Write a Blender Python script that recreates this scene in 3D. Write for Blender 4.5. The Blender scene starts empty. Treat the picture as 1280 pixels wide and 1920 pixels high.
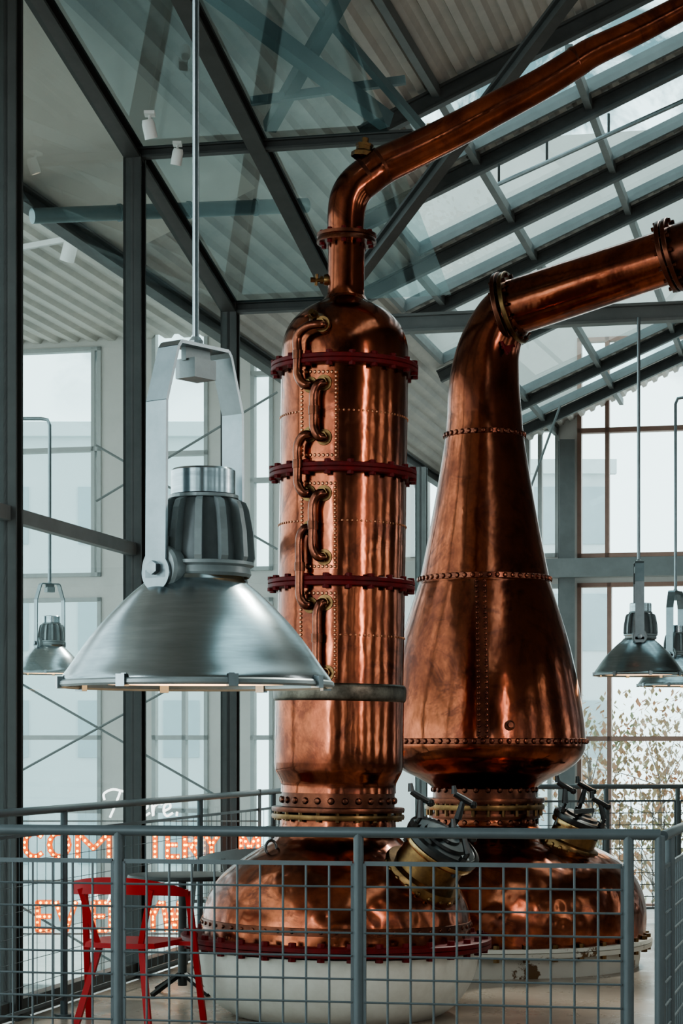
import bpy, bmesh, math, random
from mathutils import Vector, Matrix
random.seed(7)
S = bpy.context.scene
C = S.collection
PI = math.pi
F = 4000.0; HY = 1400.0; EYE = 1.5
Q = math.sqrt(1 + .2275**2)
def P(px, py, D): return Vector(((px-640)/F*D, D, EYE+(HY-py)/F*D))
def T(u, v, z=0.0): return Vector(((.2275*v+u)/Q, (v-.2275*u)/Q, z))
def W(px, py, v):
    a = (px-640)/F
    Y = v*Q/(1+.2275*a); X = a*Y
    return ((X-.2275*Y)/Q, EYE+(HY-py)/F*Y)
def roofz(u): return 7.8+.432*u

# ---------------------------------------------------------------- mesh builder
class MB:
    def __init__(s): s.v = []; s.f = []
    def add(s, vs, fs, M=None):
        b = len(s.v)
        for p in vs:
            p = Vector(p)
            s.v.append(M @ p if M is not None else p)
        s.f += [tuple(b+i for i in f) for f in fs]
    def box(s, a, b, M=None):
        x0, y0, z0 = a; x1, y1, z1 = b
        s.add([(x0,y0,z0),(x1,y0,z0),(x1,y1,z0),(x0,y1,z0),(x0,y0,z1),(x1,y0,z1),(x1,y1,z1),(x0,y1,z1)],
              [(0,3,2,1),(4,5,6,7),(0,1,5,4),(1,2,6,5),(2,3,7,6),(3,0,4,7)], M)
    def bar(s, p0, p1, w, h, up=(0,0,1)):
        p0 = Vector(p0); p1 = Vector(p1); d = (p1-p0).normalized(); up = Vector(up)
        x = d.cross(up)
        if x.length < 1e-4: x = d.cross(Vector((0,1,0)))
        x.normalize(); z = x.cross(d).normalized()
        vs = []
        for p in (p0, p1):
            for a, b in ((-1,-1),(1,-1),(1,1),(-1,1)): vs.append(p+x*a*w/2+z*b*h/2)
        s.add(vs, [(0,1,2,3),(7,6,5,4),(0,4,5,1),(1,5,6,2),(2,6,7,3),(3,7,4,0)])
    def ibeam(s, p0, p1, w, h, t=.02, up=(0,0,1)):
        p0 = Vector(p0); p1 = Vector(p1); d = (p1-p0).normalized(); up = Vector(up)
        x = d.cross(up)
        if x.length < 1e-4: x = d.cross(Vector((0,1,0)))
        x.normalize(); z = x.cross(d).normalized()
        s.bar(p0+z*(h/2-t/2), p1+z*(h/2-t/2), w, t, up); s.bar(p0-z*(h/2-t/2), p1-z*(h/2-t/2), w, t, up)
        s.bar(p0, p1, t, h-2*t, up)
    def tube(s, path, r, seg=12, caps=True, M=None):
        pts = [Vector(p) for p in path]; n = len(pts)
        rs = r if isinstance(r, (list, tuple)) else [r]*n
        tang = [((pts[min(i+1,n-1)]-pts[max(i-1,0)]).normalized()) for i in range(n)]
        a = tang[0].cross(Vector((0,0,1)))
        if a.length < 1e-3: a = tang[0].cross(Vector((0,1,0)))
        a.normalize(); vs = []; fs = []
        for i in range(n):
            a = (a - tang[i]*a.dot(tang[i])).normalized(); b = tang[i].cross(a)
            for k in range(seg):
                t = 2*PI*k/seg; vs.append(pts[i]+(a*math.cos(t)+b*math.sin(t))*rs[i])
        for i in range(n-1):
            for k in range(seg):
                k2 = (k+1) % seg; fs.append((i*seg+k, i*seg+k2, (i+1)*seg+k2, (i+1)*seg+k))
        if caps: fs.append(tuple(range(seg))[::-1]); fs.append(tuple((n-1)*seg+k for k in range(seg)))
        s.add(vs, fs, M)
    def lathe(s, prof, seg=48, M=None, a0=0, a1=2*PI):
        vs = []; fs = []; rings = []
        for r, z in prof:
            if r < 1e-6: rings.append([len(vs)]); vs.append((0,0,z))
            else:
                rings.append([len(vs)+k for k in range(seg)])
                for k in range(seg):
                    t = a0+2*PI*k/seg; vs.append((r*math.cos(t), r*math.sin(t), z))
        for A, B in zip(rings, rings[1:]):
            if len(A) == 1 and len(B) == 1: continue
            for k in range(seg):
                k2 = (k+1) % seg
                if len(A) == 1: fs.append((A[0], B[k2], B[k]))
                elif len(B) == 1: fs.append((A[k], A[k2], B[0]))
                else: fs.append((A[k], A[k2], B[k2], B[k]))
        s.add(vs, fs, M)
    def rivet(s, p, n, r, seg=7):
        M = frame(p, n)
        s.lathe([(r,-r*.3),(r,r*.15),(r*.7,r*.6),(0,r*.8)], seg, M)
    def build(s, name, m, parent=None, ang=35, loc=None, rot=None, flat=False):
        me = bpy.data.meshes.new(name); me.from_pydata([tuple(p) for p in s.v], [], s.f); me.validate()
        bm = bmesh.new(); bm.from_mesh(me); bmesh.ops.recalc_face_normals(bm, faces=bm.faces); bm.to_mesh(me); bm.free()
        if not flat:
            me.polygons.foreach_set('use_smooth', [True]*len(me.polygons))
            me.set_sharp_from_angle(angle=math.radians(ang))
        me.materials.append(m)
        return link(name, me, parent, loc, rot)
def link(name, me, parent=None, loc=None, rot=None):
    o = bpy.data.objects.new(name, me); C.objects.link(o)
    if parent: o.parent = parent
    if loc is not None: o.location = loc
    if rot is not None: o.rotation_euler = rot
    return o
def frame(p, n, roll=0):
    q = Vector(n).normalized().to_track_quat('Z', 'Y')
    return Matrix.Translation(Vector(p)) @ q.to_matrix().to_4x4() @ Matrix.Rotation(roll, 4, 'Z')
def tag(o, label, cat, group=None):
    o['label'] = label; o['category'] = cat
    if group: o['group'] = group
    return o
def thing(name, label, cat, loc=(0,0,0), rz=0, group=None, ry=0):
    o = bpy.data.objects.new(name, None); C.objects.link(o); o.location = loc; o.rotation_euler = (0, ry, rz)
    o.empty_display_size = .1
    return tag(o, label, cat, group)
def struct(o): o['kind'] = 'structure'; return o
def kids(o): return [c for c in bpy.data.objects if c.parent == o]
def copy_tree(o, parent=None):
    c = o.copy(); C.objects.link(c); c.parent = parent
    for ch in kids(o): copy_tree(ch, c)
    return c
def cr(pts, n=6):
    """Catmull-Rom through tuples"""
    out = []; N = len(pts); pts = [tuple(p) for p in pts]
    for i in range(N-1):
        p0 = pts[max(i-1,0)]; p1 = pts[i]; p2 = pts[i+1]; p3 = pts[min(i+2,N-1)]
        for k in range(n):
            t = k/n
            out.append(tuple(.5*((2*b)+(-a+c)*t+(2*a-5*b+4*c-d)*t*t+(-a+3*b-3*c+d)*t**3) for a,b,c,d in zip(p0,p1,p2,p3)))
    out.append(pts[-1]); return out

# ---------------------------------------------------------------- materials
def mat(name, col, metal=0, rough=.5, var=0, scale=6, col2=None, bump=0, bscale=40, stretch=None, emis=None, es=0, rvar=0, vor=0, p0=.35, p1=.65, spec=None, patch=None, pscale=1.5):
    m = bpy.data.materials.new(name); m.use_nodes = True; nt = m.node_tree; N = nt.nodes; L = nt.links
    b = N['Principled BSDF']
    if spec is not None: b.inputs['Specular IOR Level'].default_value = spec
    b.inputs['Base Color'].default_value = (*col, 1); b.inputs['Metallic'].default_value = metal; b.inputs['Roughness'].default_value = rough
    tc = N.new('ShaderNodeTexCoord'); mp = N.new('ShaderNodeMapping'); L.new(tc.outputs['Object'], mp.inputs['Vector'])
    if stretch: mp.inputs['Scale'].default_value = stretch
    if col2 or var:
        nz = N.new('ShaderNodeTexNoise'); nz.inputs['Scale'].default_value = scale; nz.inputs['Detail'].default_value = 8; nz.inputs['Roughness'].default_value = .7
        L.new(mp.outputs[0], nz.inputs['Vector'])
        rp = N.new('ShaderNodeValToRGB'); L.new(nz.outputs['Fac'], rp.inputs['Fac'])
        c2 = col2 or tuple(c*(1-var) for c in col)
        rp.color_ramp.elements[0].color = (*c2, 1); rp.color_ramp.elements[1].color = (*col, 1)
        rp.color_ramp.elements[0].position = p0; rp.color_ramp.elements[1].position = p1
        outc = rp.outputs[0]
        if patch:
            n3 = N.new('ShaderNodeTexNoise'); n3.inputs['Scale'].default_value = pscale; n3.inputs['Detail'].default_value = 9; n3.inputs['Roughness'].default_value = .72; n3.inputs['Distortion'].default_value = 1.2
            L.new(tc.outputs['Object'], n3.inputs['Vector'])
            r3 = N.new('ShaderNodeValToRGB'); L.new(n3.outputs['Fac'], r3.inputs['Fac']); r3.color_ramp.elements[0].position = .50; r3.color_ramp.elements[1].position = .62
            r3.color_ramp.elements[1].color = (.75,.75,.75,1)
            mx = N.new('ShaderNodeMix'); mx.data_type = 'RGBA'; L.new(r3.outputs[0], mx.inputs['Factor']); L.new(outc, mx.inputs['A']); mx.inputs['B'].default_value = (*patch, 1); outc = mx.outputs['Result']
        L.new(outc, b.inputs['Base Color'])
        if rvar:
            mr = N.new('ShaderNodeMapRange'); mr.inputs['From Min'].default_value = .3; mr.inputs['From Max'].default_value = .7
            mr.inputs['To Min'].default_value = rough+rvar; mr.inputs['To Max'].default_value = rough-rvar
            L.new(nz.outputs['Fac'], mr.inputs['Value']); L.new(mr.outputs[0], b.inputs['Roughness'])
    if bump:
        if vor:
            n2 = N.new('ShaderNodeTexVoronoi'); n2.feature = 'SMOOTH_F1'; n2.inputs['Scale'].default_value = bscale; o2 = n2.outputs['Distance']
        else:
            n2 = N.new('ShaderNodeTexNoise'); n2.inputs['Scale'].default_value = bscale; n2.inputs['Detail'].default_value = 3; o2 = n2.outputs['Fac']
        L.new(mp.outputs[0], n2.inputs['Vector'])
        bp = N.new('ShaderNodeBump'); bp.inputs['Strength'].default_value = bump; bp.inputs['Distance'].default_value = .02
        L.new(o2, bp.inputs['Height']); L.new(bp.outputs[0], b.inputs['Normal'])
    if emis:
        b.inputs['Emission Color'].default_value = (*emis, 1); b.inputs['Emission Strength'].default_value = es
    return m
def glassmat(name, tint, gloss, rough=.0, gcol=(1,1,1), edge=.45):
    m = bpy.data.materials.new(name); m.use_nodes = True; nt = m.node_tree; N = nt.nodes; L = nt.links
    N.remove(N['Principled BSDF']); out = N['Material Output']
    t = N.new('ShaderNodeBsdfTransparent'); t.inputs[0].default_value = (*tint, 1)
    g = N.new('ShaderNodeBsdfGlossy'); g.inputs['Roughness'].default_value = rough; g.inputs[0].default_value = (*gcol, 1)
    lw = N.new('ShaderNodeLayerWeight'); lw.inputs[0].default_value = .5
    pw = N.new('ShaderNodeMath'); pw.operation = 'POWER'; pw.inputs[1].default_value = 5; L.new(lw.outputs['Facing'], pw.inputs[0])
    ma = N.new('ShaderNodeMath'); ma.operation = 'MULTIPLY_ADD'; ma.inputs[1].default_value = edge; ma.inputs[2].default_value = gloss; ma.use_clamp = True
    L.new(pw.outputs[0], ma.inputs[0])
    mx = N.new('ShaderNodeMixShader'); L.new(ma.outputs[0], mx.inputs[0]); L.new(t.outputs[0], mx.inputs[1]); L.new(g.outputs[0], mx.inputs[2])
    L.new(mx.outputs[0], out.inputs[0]); return m
copper = mat('copper', (.43,.128,.066), 1, .17, col2=(.17,.050,.030), scale=3.6, bump=.26, bscale=5.5, stretch=(1,1,.60), rvar=.07, p0=.38, p1=.66, patch=(.105,.034,.025), pscale=2.8)
copper_ham = mat('hammered copper', (.46,.14,.070), 1, .19, col2=(.17,.048,.028), scale=4, bump=.36, bscale=12, rvar=.06, vor=1, patch=(.11,.036,.026), pscale=3.4)
copper_dk = mat('aged copper', (.20,.068,.040), 1, .32, col2=(.08,.032,.022), scale=9, rvar=.08)
copper_br = mat('worn copper pipe', (.28,.095,.055), 1, .25, col2=(.11,.038,.028), scale=12)
copper_rv = mat('bright rivet copper', (.66,.30,.17), 1, .30, col2=(.44,.18,.10), scale=20)
brass = mat('brass', (.26,.15,.065), 1, .33, col2=(.10,.055,.028), scale=10)
brass_br = mat('polished brass rim', (.50,.33,.16), 1, .24, col2=(.30,.18,.08), scale=10)
verd = mat('tarnished solder band', (.18,.15,.12), 1, .4, col2=(.06,.05,.04), scale=12)
red = mat('red enamel flange', (.135,.005,.006), 0, .5, col2=(.06,.004,.004), scale=14, spec=.15)
redchair = mat('red chair lacquer', (.36,.008,.010), 0, .4, var=.15, scale=8, spec=.2)
cream = mat('cream enamel', (.66,.64,.58), 0, .4, col2=(.54,.51,.45), scale=4)
peel = mat('peeling white and gold paint', (.56,.53,.47), 0, .5, col2=(.12,.06,.02), scale=3, p0=.44, p1=.47)
iron = mat('black iron', (.055,.053,.052), .7, .30, var=.3, scale=20)
steel_dk = mat('dark painted steel', (.060,.061,.058), 0, .5, var=.3, scale=3, spec=.35)
steel_rf = mat('roof painted steel', (.100,.104,.102), 0, .5, var=.3, scale=3, spec=.35)
steel_md = mat('grey painted steel', (.19,.20,.197), 0, .5, var=.2, scale=3, spec=.35)
railm = mat('grey railing paint', (.082,.102,.110), .1, .42, var=.15, scale=8)
alu = mat('brushed aluminium', (.41,.475,.50), 1, .24, col2=(.32,.37,.39), scale=5, stretch=(1,1,12), rvar=.03)
alu_dk = mat('cast aluminium', (.29,.325,.33), .35, .42, col2=(.22,.25,.255), scale=10)
core_shade = mat('dark housing core', (.16,.18,.185), .2, .5, var=.3, scale=10)  # shade between the fins is put into the core's dark colour
galv = mat('galvanised steel', (.25,.285,.30), 1, .32, col2=(.20,.23,.24), scale=9)
deckm = mat('corrugated deck', (.62,.57,.52), 0, .6, col2=(.48,.45,.42), scale=1.2)
plaster = mat('beige plaster', (.74,.69,.63), 0, .8, var=.06, scale=1.0)
wallm = mat('warm grey wall', (.60,.57,.54), 0, .8, var=.10, scale=1.5)
wall_dk = mat('dark brick wall', (.13,.10,.08), 0, .8, col2=(.07,.055,.045), scale=6)  # tone made dark so unseen walls give the copper near-black reflections
floorm = mat('polished tan concrete', (.38,.30,.24), 0, .30, col2=(.26,.20,.16), scale=2.2, rvar=.08)
groundm = mat('pale paving', (.5,.5,.48), 0, .8, var=.15, scale=.8)
brown = mat('rust brown window frame', (.34,.20,.155), 0, .5, var=.2, scale=4)
framew = mat('pale grey window frame', (.40,.41,.40), 0, .5, var=.15, scale=4)
ductm = mat('teal grey duct', (.17,.235,.245), .2, .4, var=.15, scale=3)
white = mat('white lamp paint', (.72,.71,.69), 0, .4, var=.05, scale=3)
warm = mat('warm lamp glow', (1,.6,.3), 0, .5, emis=(1,.55,.25), es=5)
warm2 = mat('spot glow', (1,.8,.6), 0, .5, emis=(1,.85,.65), es=8)
bulbm = mat('orange bulb', (1,.4,.1), 0, .4, emis=(1,.55,.14), es=9)
letterm = mat('orange letter', (.45,.07,.01), 0, .5, emis=(1,.17,.005), es=1.1)
neonm = mat('white neon', (1,1,1), 0, .4, emis=(1,.97,.92), es=2.6)
leafm = mat('autumn leaves', (.46,.19,.11), 0, .7, col2=(.19,.28,.17), scale=.9)
barkm = mat('bark', (.22,.19,.17), 0, .9, var=.3, scale=9)
bldm = mat('pale facade', (.72,.79,.81), 0, .8, var=.06, scale=.6)
bldwin = mat('facade window', (.46,.56,.60), 0, .3, var=.1, scale=1)
glass = glassmat('clear glass', (.84,.91,.91), .05, edge=.4)
glass_t = glassmat('teal roof glass', (.64,.74,.75), .15, .03, (.7,.9,.95), edge=.3)
glass_w = glassmat('window glass', (.93,.99,.99), .02, edge=.3)
glass_s = glassmat('skylight glass', (.80,.91,.92), .04, edge=.3)

# ---------------------------------------------------------------- world
w = bpy.data.worlds.new('World'); S.world = w; w.use_nodes = True
N = w.node_tree.nodes; L = w.node_tree.links; bg = N['Background']
tc = N.new('ShaderNodeTexCoord'); nz = N.new('ShaderNodeTexNoise'); nz.inputs['Scale'].default_value = 16; nz.inputs['Detail'].default_value = 8; nz.inputs['Roughness'].default_value = .65; nz.inputs['Distortion'].default_value = .8
rp = N.new('ShaderNodeValToRGB'); L.new(tc.outputs['Generated'], nz.inputs['Vector']); L.new(nz.outputs['Fac'], rp.inputs['Fac'])
rp.color_ramp.elements[0].color = (.10,.17,.185,1); rp.color_ramp.elements[1].color = (.78,.94,.96,1)
rp.color_ramp.elements[0].position = .42; rp.color_ramp.elements[1].position = .56
sx = N.new('ShaderNodeSeparateXYZ'); L.new(tc.outputs['Generated'], sx.inputs[0])
mr = N.new('ShaderNodeMapRange'); mr.inputs['From Min'].default_value = .15; mr.inputs['From Max'].default_value = .21; L.new(sx.outputs['Z'], mr.inputs['Value'])
mx = N.new('ShaderNodeMix'); mx.data_type = 'RGBA'; L.new(mr.outputs[0], mx.inputs['Factor']); mx.inputs['A'].default_value = (.76,.93,.95,1); L.new(rp.outputs[0], mx.inputs['B'])
L.new(mx.outputs['Result'], bg.inputs['Color']); bg.inputs['Strength'].default_value = 3.2

# ---------------------------------------------------------------- setting
def wall_cells(u0, u1, z0, z1, holes, v, th, axis='u'):
    xs = sorted({u0, u1, *[h[0] for h in holes], *[h[2] for h in holes]}); zs = sorted({z0, z1, *[h[1] for h in holes], *[h[3] for h in holes]})
    xs = [x for x in xs if u0 <= x <= u1]; zs = [z for z in zs if z0 <= z <= z1]
    mb = MB()
    for a, b in zip(xs, xs[1:]):
        for c, d in zip(zs, zs[1:]):
            mx, mz = (a+b)/2, (c+d)/2
            if any(h[0] < mx < h[2] and h[1] < mz < h[3] for h in holes): continue
            if axis == 'u': q = [T(a,v,c),T(b,v,c),T(b,v+th,c),T(a,v+th,c),T(a,v,d),T(b,v,d),T(b,v+th,d),T(a,v+th,d)]
            else: q = [T(v,a,c),T(v,b,c),T(v+th,b,c),T(v+th,a,c),T(v,a,d),T(v,b,d),T(v+th,b,d),T(v+th,a,d)]
            mb.add(q, [(0,3,2,1),(4,5,6,7),(0,1,5,4),(1,2,6,5),(2,3,7,6),(3,0,4,7)])
    return mb
mb = MB()
q = [(-4.32,-7),(6,-7),(6,20.2),(-4.32,20.2)]
mb.add([T(a,b,0) for a,b in q]+[T(a,b,-.3) for a,b in q], [(0,1,2,3),(7,6,5,4),(0,4,5,1),(1,5,6,2),(2,6,7,3),(3,7,4,0)])
struct(mb.build('floor', floorm, flat=True))
mb = MB(); mb.add([(-60,-40,-3),(60,-40,-3),(60,90,-3),(-60,90,-3)], [(0,1,2,3)]); struct(mb.build('floor_lower', groundm, flat=True))
bands = [(16.25,17.7,-3.2),(18.25,19.75,-3.75),(20.25,21.35,-4.2),(22.0,24.1,-4.3),(24.9,27.6,-4.3),(28.2,29.35,-4.3)]
def deck(mb, u0, u1, v0, v1, zf, per=.15, amp=.045):
    us = []; u = u0; k = 0
    prof = [(0,0),(.35,0),(.5,1),(.85,1)]
    while u < u1:
        for t, h in prof:
            x = u+t*per
            if x < u1: us.append((x, h*amp))
        u += per
    us.append((u1, 0))
    vs = [T(x, v, zf(x)+h) for v in (v0, v1) for x, h in us]; n = len(us)
    mb.add(vs, [(i, i+1, n+i+1, n+i) for i in range(n-1)])
mb = MB(); deck(mb, -4.39, 6, -7, 2, roofz); deck(mb, -4.39, 0.6, 2, 12, roofz); deck(mb, 3.6, 6, 2, 12, roofz); deck(mb, -4.39, 6, 12, 16.25, roofz); deck(mb, -5.49, -4.39, 16.25, 31, roofz)
vprev = 16.25
for a, b, us in bands:
    if a > vprev: deck(mb, -4.39, 6, vprev, a, roofz)
    deck(mb, -4.39, us, a, b, roofz); deck(mb, 3.0, 6, a, b, roofz); vprev = b
deck(mb, -4.39, 6, vprev, 31, roofz)
struct(mb.build('ceiling', deckm, flat=True))
mb = MB(); mb.add([T(-5.49,-7,roofz(-5.49)),T(-4.39,-7,roofz(-4.39)),T(-4.39,16.25,roofz(-4.39)),T(-5.49,16.25,roofz(-5.49))], [(0,1,2,3)])
struct(mb.build('ceiling_soffit', plaster, flat=True))
mb = MB(); deck(mb, -14, -5.7, 14, 31, lambda u: 7.7, .3, .06); struct(mb.build('ceiling_annex', deckm, flat=True))
k = 1
for a, b, us in bands+[(2,12,.6)]:
    mb = MB(); mb.add([T(us,a,roofz(us)),T(3,a,roofz(3)),T(3,b,roofz(3)),T(us,b,roofz(us))], [(0,1,2,3)])
    pn = struct(mb.build('window_%d' % k, glass_s, flat=True)); k += 1
    mb = MB()
    for vv in (a+.02, b-.02): mb.bar(T(us,vv,roofz(us)-.005), T(3,vv,roofz(3)-.005), .05, .11)
    mb.bar(T(us,a,roofz(us)-.005), T(us,b,roofz(us)-.005), .05, .11)
    mb.build('window_frame', steel_md, pn, flat=True)
tr = 1
def trim(mb, m): 
    global tr
    o = struct(mb.build('trim_%d' % tr, m, flat=True)); tr += 1; return o
for v in (16.0,17.95,20.0,21.6,24.4,27.9,29.6):
    mb = MB(); u0 = -4.39 if v > 20 else -.2144*v-.05; mb.ibeam(T(u0,v,roofz(u0)-.11), T(3,v,roofz(3)-.11), .09, .14, .02, up=(0,0,1)); trim(mb, steel_rf)
for u, v0 in ((-2.9,12),(-1.95,16.5),(-3.85,20)):
    mb = MB(); mb.bar(T(u,v0,roofz(u)-.06), T(u,31,roofz(u)-.06), .06, .09); trim(mb, steel_md)
mb = MB(); mb.ibeam(T(-5.49,6,roofz(-5.49)-.08), T(-5.49,31,roofz(-5.49)-.08), .12, .13); trim(mb, steel_rf)
mb = MB(); mb.tube([P(935,345,17), P(1290,185,15.6)], .018, 8)
for q_ in (.0,.27,.6): c_ = P(935,345,17).lerp(P(1290,185,15.6), q_); mb.tube([c_, c_+Vector((0,0,.16))], .01, 6)
o = mb.build('roof_conduit', galv); tag(o, 'thin pale steel conduit running under the skylight strips', 'conduit')
mb = MB(); a = P(1197,588,16.0); d = Vector((1,-.2275,0)); mb.ibeam(a-d*1.95, a+d*2.5, .12, .14, .02); 
trim(mb, steel_md)
for a, b, s_ in (((380,-30,12.7),(725,228,13.6),.10),((655,-30,12.7),(505,238,13.9),.08),((470,190,13.6),(760,150,13.5),.05),((560,-30,12.8),(790,240,13.7),.05)):
    mb = MB(); mb.bar(P(*a), P(*b), s_, s_); trim(mb, ductm)  # solid bars standing in for truss shapes reflected in the roof glass
# back wall
VB = 31
H = []
def op(x0, y0, x1, y1):
    a = W(x0,y1,VB); b = W(x1,y0,VB); H.append((a[0], a[1], b[0], b[1])); return H[-1]
wins = [(1082,620,1420,1046,'b',[1138],[805]), (1082,1088,1420,1700,'b',[1142],[1385]),
        (985,800,1048,1046,'g',[1012],[]), (1000,1095,1062,1700,'g',[1030],[1250]),
        (770,690,834,1046,'g',[800],[800]),(770,1095,834,1700,'g',[],[]),
        (-40,650,190,1085,'g',[175],[845]), (-40,1120,190,1850,'g',[],[1383,1520]),
        (285,580,390,1070,'g',[],[850]), (285,1120,390,1850,'g',[345],[1383,1520]),
        (470,580,512,1070,'g',[],[700,900]), (470,1120,512,1850,'g',[],[1383])]
for x0,y0,x1,y1,_,_,_ in wins: op(x0,y0,x1,y1)
mb = wall_cells(-14, 6, -3, 10.4, H, VB, .25)
struct(mb.build('wall_back', wallm, flat=True))
for (x0,y0,x1,y1,kd,mx,my), h in zip(wins, H):
    m = brown if kd == 'b' else framew; mb = MB(); t = .06
    def ub(a,b,c,d_): 
        mb.add([T(a,VB-.03,c),T(b,VB-.03,c),T(b,VB+.12,c),T(a,VB+.12,c),T(a,VB-.03,d_),T(b,VB-.03,d_),T(b,VB+.12,d_),T(a,VB+.12,d_)], [(0,3,2,1),(4,5,6,7),(0,1,5,4),(1,2,6,5),(2,3,7,6),(3,0,4,7)])
    ub(h[0],h[0]+t,h[1],h[3]); ub(h[2]-t,h[2],h[1],h[3]); ub(h[0],h[2],h[1],h[1]+t); ub(h[0],h[2],h[3]-t,h[3])
    for x in mx: uu = W(x,1000,VB)[0]; ub(uu-.03,uu+.03,h[1],h[3])
    for y in my: zz = W((x0+min(x1,1280))/2,y,VB)[1]; ub(h[0],h[2],zz-.035,zz+.035)
    fr = struct(mb.build('window_%d' % k, m, flat=True)); k += 1
    g = MB(); g.add([T(h[0],VB+.05,h[1]),T(h[2],VB+.05,h[1]),T(h[2],VB+.05,h[3]),T(h[0],VB+.05,h[3])], [(0,1,2,3)]); g.build('pane', glass_w, fr, flat=True)
mb = MB(); a = W(1063,1000,30.8); mb.ibeam(T(a[0],30.7,-3), T(a[0],30.7,roofz(a[0])-.3), .22, .2, .03, up=(0,1,0)); trim(mb, steel_md)
mb = MB(); z = W(1100,1067,30.8)[1]; mb.bar(T(-5.3,30.6,z), T(6,30.6,z), .2, .27); trim(mb, steel_md)
holes = [(v, .9, v+1.1, 4.6) for v in (-5,-2,1,4,7,10,13,18,22,26)]
mb = wall_cells(-7, 31, -3, 10.4, holes, 6, .25, 'v'); struct(mb.build('wall_right', wall_dk, flat=True))  # unseen wall, slotted with windows to streak the copper reflections
for h in holes:
    mb = MB()
    for z in (1.9,2.8,3.7): mb.bar(T(6.1,h[0],z), T(6.1,h[2],z), .08,.08)
    mb.bar(T(6.1,(h[0]+h[2])/2,h[1]), T(6.1,(h[0]+h[2])/2,h[3]), .07,.07)
    struct(mb.build('window_%d' % k, steel_dk, flat=True)); k += 1
holes = [(-5.2,.4,-3.6,4.8),(-2.2,1.2,-1.2,4.8),(3.2,.6,5.0,4.6)]
mb = wall_cells(-5.5, 6.2, -3, 10.4, holes, -7.2, .25); struct(mb.build('wall_front', wall_dk, flat=True))  # unseen wall behind the camera, added so the copper mirrors streaks
for h in holes:
    mb = MB()
    for z in (1.6,2.7,3.8): mb.bar(T(h[0],-7.05,z), T(h[2],-7.05,z), .14,.14)  # crossbars added to break up the window reflections in the copper
    struct(mb.build('window_%d' % k, steel_dk, flat=True)); k += 1

# left glass wall
U0 = -4.39
def postinfo(px): 
    D = 18000/(1550-px); X = .2275*D-4.5; return (.2275*X+D)/Q
posts = [(18,5.80,'tall dark steel post running full height at the far left edge'),
         (253,5.34,'dark steel post rising to the roof corner, left of the big pendant lamp rod'),
         (432,4.84,'dark steel post ending the sloped glass roof, just left of the column still'),
         (790,4.6,'pale grey steel post standing between the two copper stills')]
vs_ = [postinfo(p[0]) for p in posts]
for (px, zt, lab), v in zip(posts, vs_):
    t = thing('steel_post', lab, 'post', T(U0, v, 0), -math.atan(.2275))
    mb = MB(); hw = .055; wx = .06
    mb.box((-wx,-hw,0),(wx,-hw+.02,zt)); mb.box((-wx,hw-.02,0),(wx,hw,zt)); mb.box((-.012,-hw,0),(.012,hw,zt)); mb.box((-wx,-hw,0),(-wx+.018,hw,zt))
    mb.build('post_shaft', steel_dk if px < 700 else steel_md, t, flat=True)
    mb = MB(); mb.box((-.09,-.09,0),(.09,.09,.015)); mb.build('base_plate', steel_dk, t, flat=True)
zr = lambda v: 4.81+.24*(vs_[2]-v)
def pane(a, b, za, zb):
    global k
    gl = MB(); a += .08; b -= .08
    gl.add([T(U0,a,0.11),T(U0,b,.11),T(U0,b,zb),T(U0,a,za)], [(0,1,2,3)])
    struct(gl.build('window_%d' % k, glass, flat=True)); k += 1
pane(vs_[0]-2.1, vs_[0], zr(vs_[0]-2.1)-.1, zr(vs_[0])-.1); pane(vs_[0], vs_[1], zr(vs_[0])-.1, zr(vs_[1])-.1)
pane(vs_[1], vs_[2], zr(vs_[1])-.1, zr(vs_[2])-.1); pane(vs_[2], vs_[3], 4.6, 4.5)
for u in (U0,-3.557):
    mb = MB(); mb.ibeam(T(u,9.5,zr(9.5)), T(u,vs_[2],zr(vs_[2])), .11, .10, .02); trim(mb, steel_dk)
mb = MB(); mb.ibeam(T(U0,vs_[1],zr(vs_[1])), T(-2.55,vs_[1],zr(vs_[1])), .07, .07, .015); trim(mb, steel_dk)
mb = MB(); mb.ibeam(T(U0,vs_[2],zr(vs_[2])), T(-3.45,vs_[2],zr(vs_[2])), .08, .09, .02); trim(mb, steel_dk)
mb = MB(); mb.bar(T(U0,9.6,2.78), T(U0,vs_[1],2.78), .06, .08); trim(mb, steel_md)
mb = MB(); mb.bar(T(U0,9.6,.05), T(U0,vs_[3],.05), .08, .1); trim(mb, steel_dk)
mb = MB(); zz = lambda v: zr(v)+.02
for u0,u1 in ((U0+.06,-3.62),(-3.49,-2.7)):
    mb.add([T(u0,9.5,zz(9.5)),T(u1,9.5,zz(9.5)),T(u1,vs_[2],zz(vs_[2])),T(u0,vs_[2],zz(vs_[2]))], [(0,1,2,3)])
struct(mb.build('window_%d' % k, glass_t, flat=True)); k += 1
mb = MB(); mb.ibeam(P(1075,-20,12.35), P(668,520,14.3), .075, .09, .018); trim(mb, steel_rf)
for i, (a, b) in enumerate([((-60,1500),(420,1235)),((-60,1225),(420,1500)),((180,835),(520,1030)),((180,940),(520,735)),((-60,1640),(420,1930)),((960,1010),(1050,760))]):
    mb = MB(); mb.tube([P(*a,27), P(*b,27)], .015, 8); trim(mb, steel_md)  # rods take the place of X-brace lines reflected in the glass
mb = MB(); a = P(60,405,15.0); b = P(575,385,16.1); mb.tube([a,b], .055, 20)
for t_ in (.3,.55,.8): mb.tube([a.lerp(b,t_), a.lerp(b,t_+.008)], .064, 20)
tag(mb.build('round_duct', ductm), 'teal grey round duct crossing under the ceiling behind the glass wall', 'duct')

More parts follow.
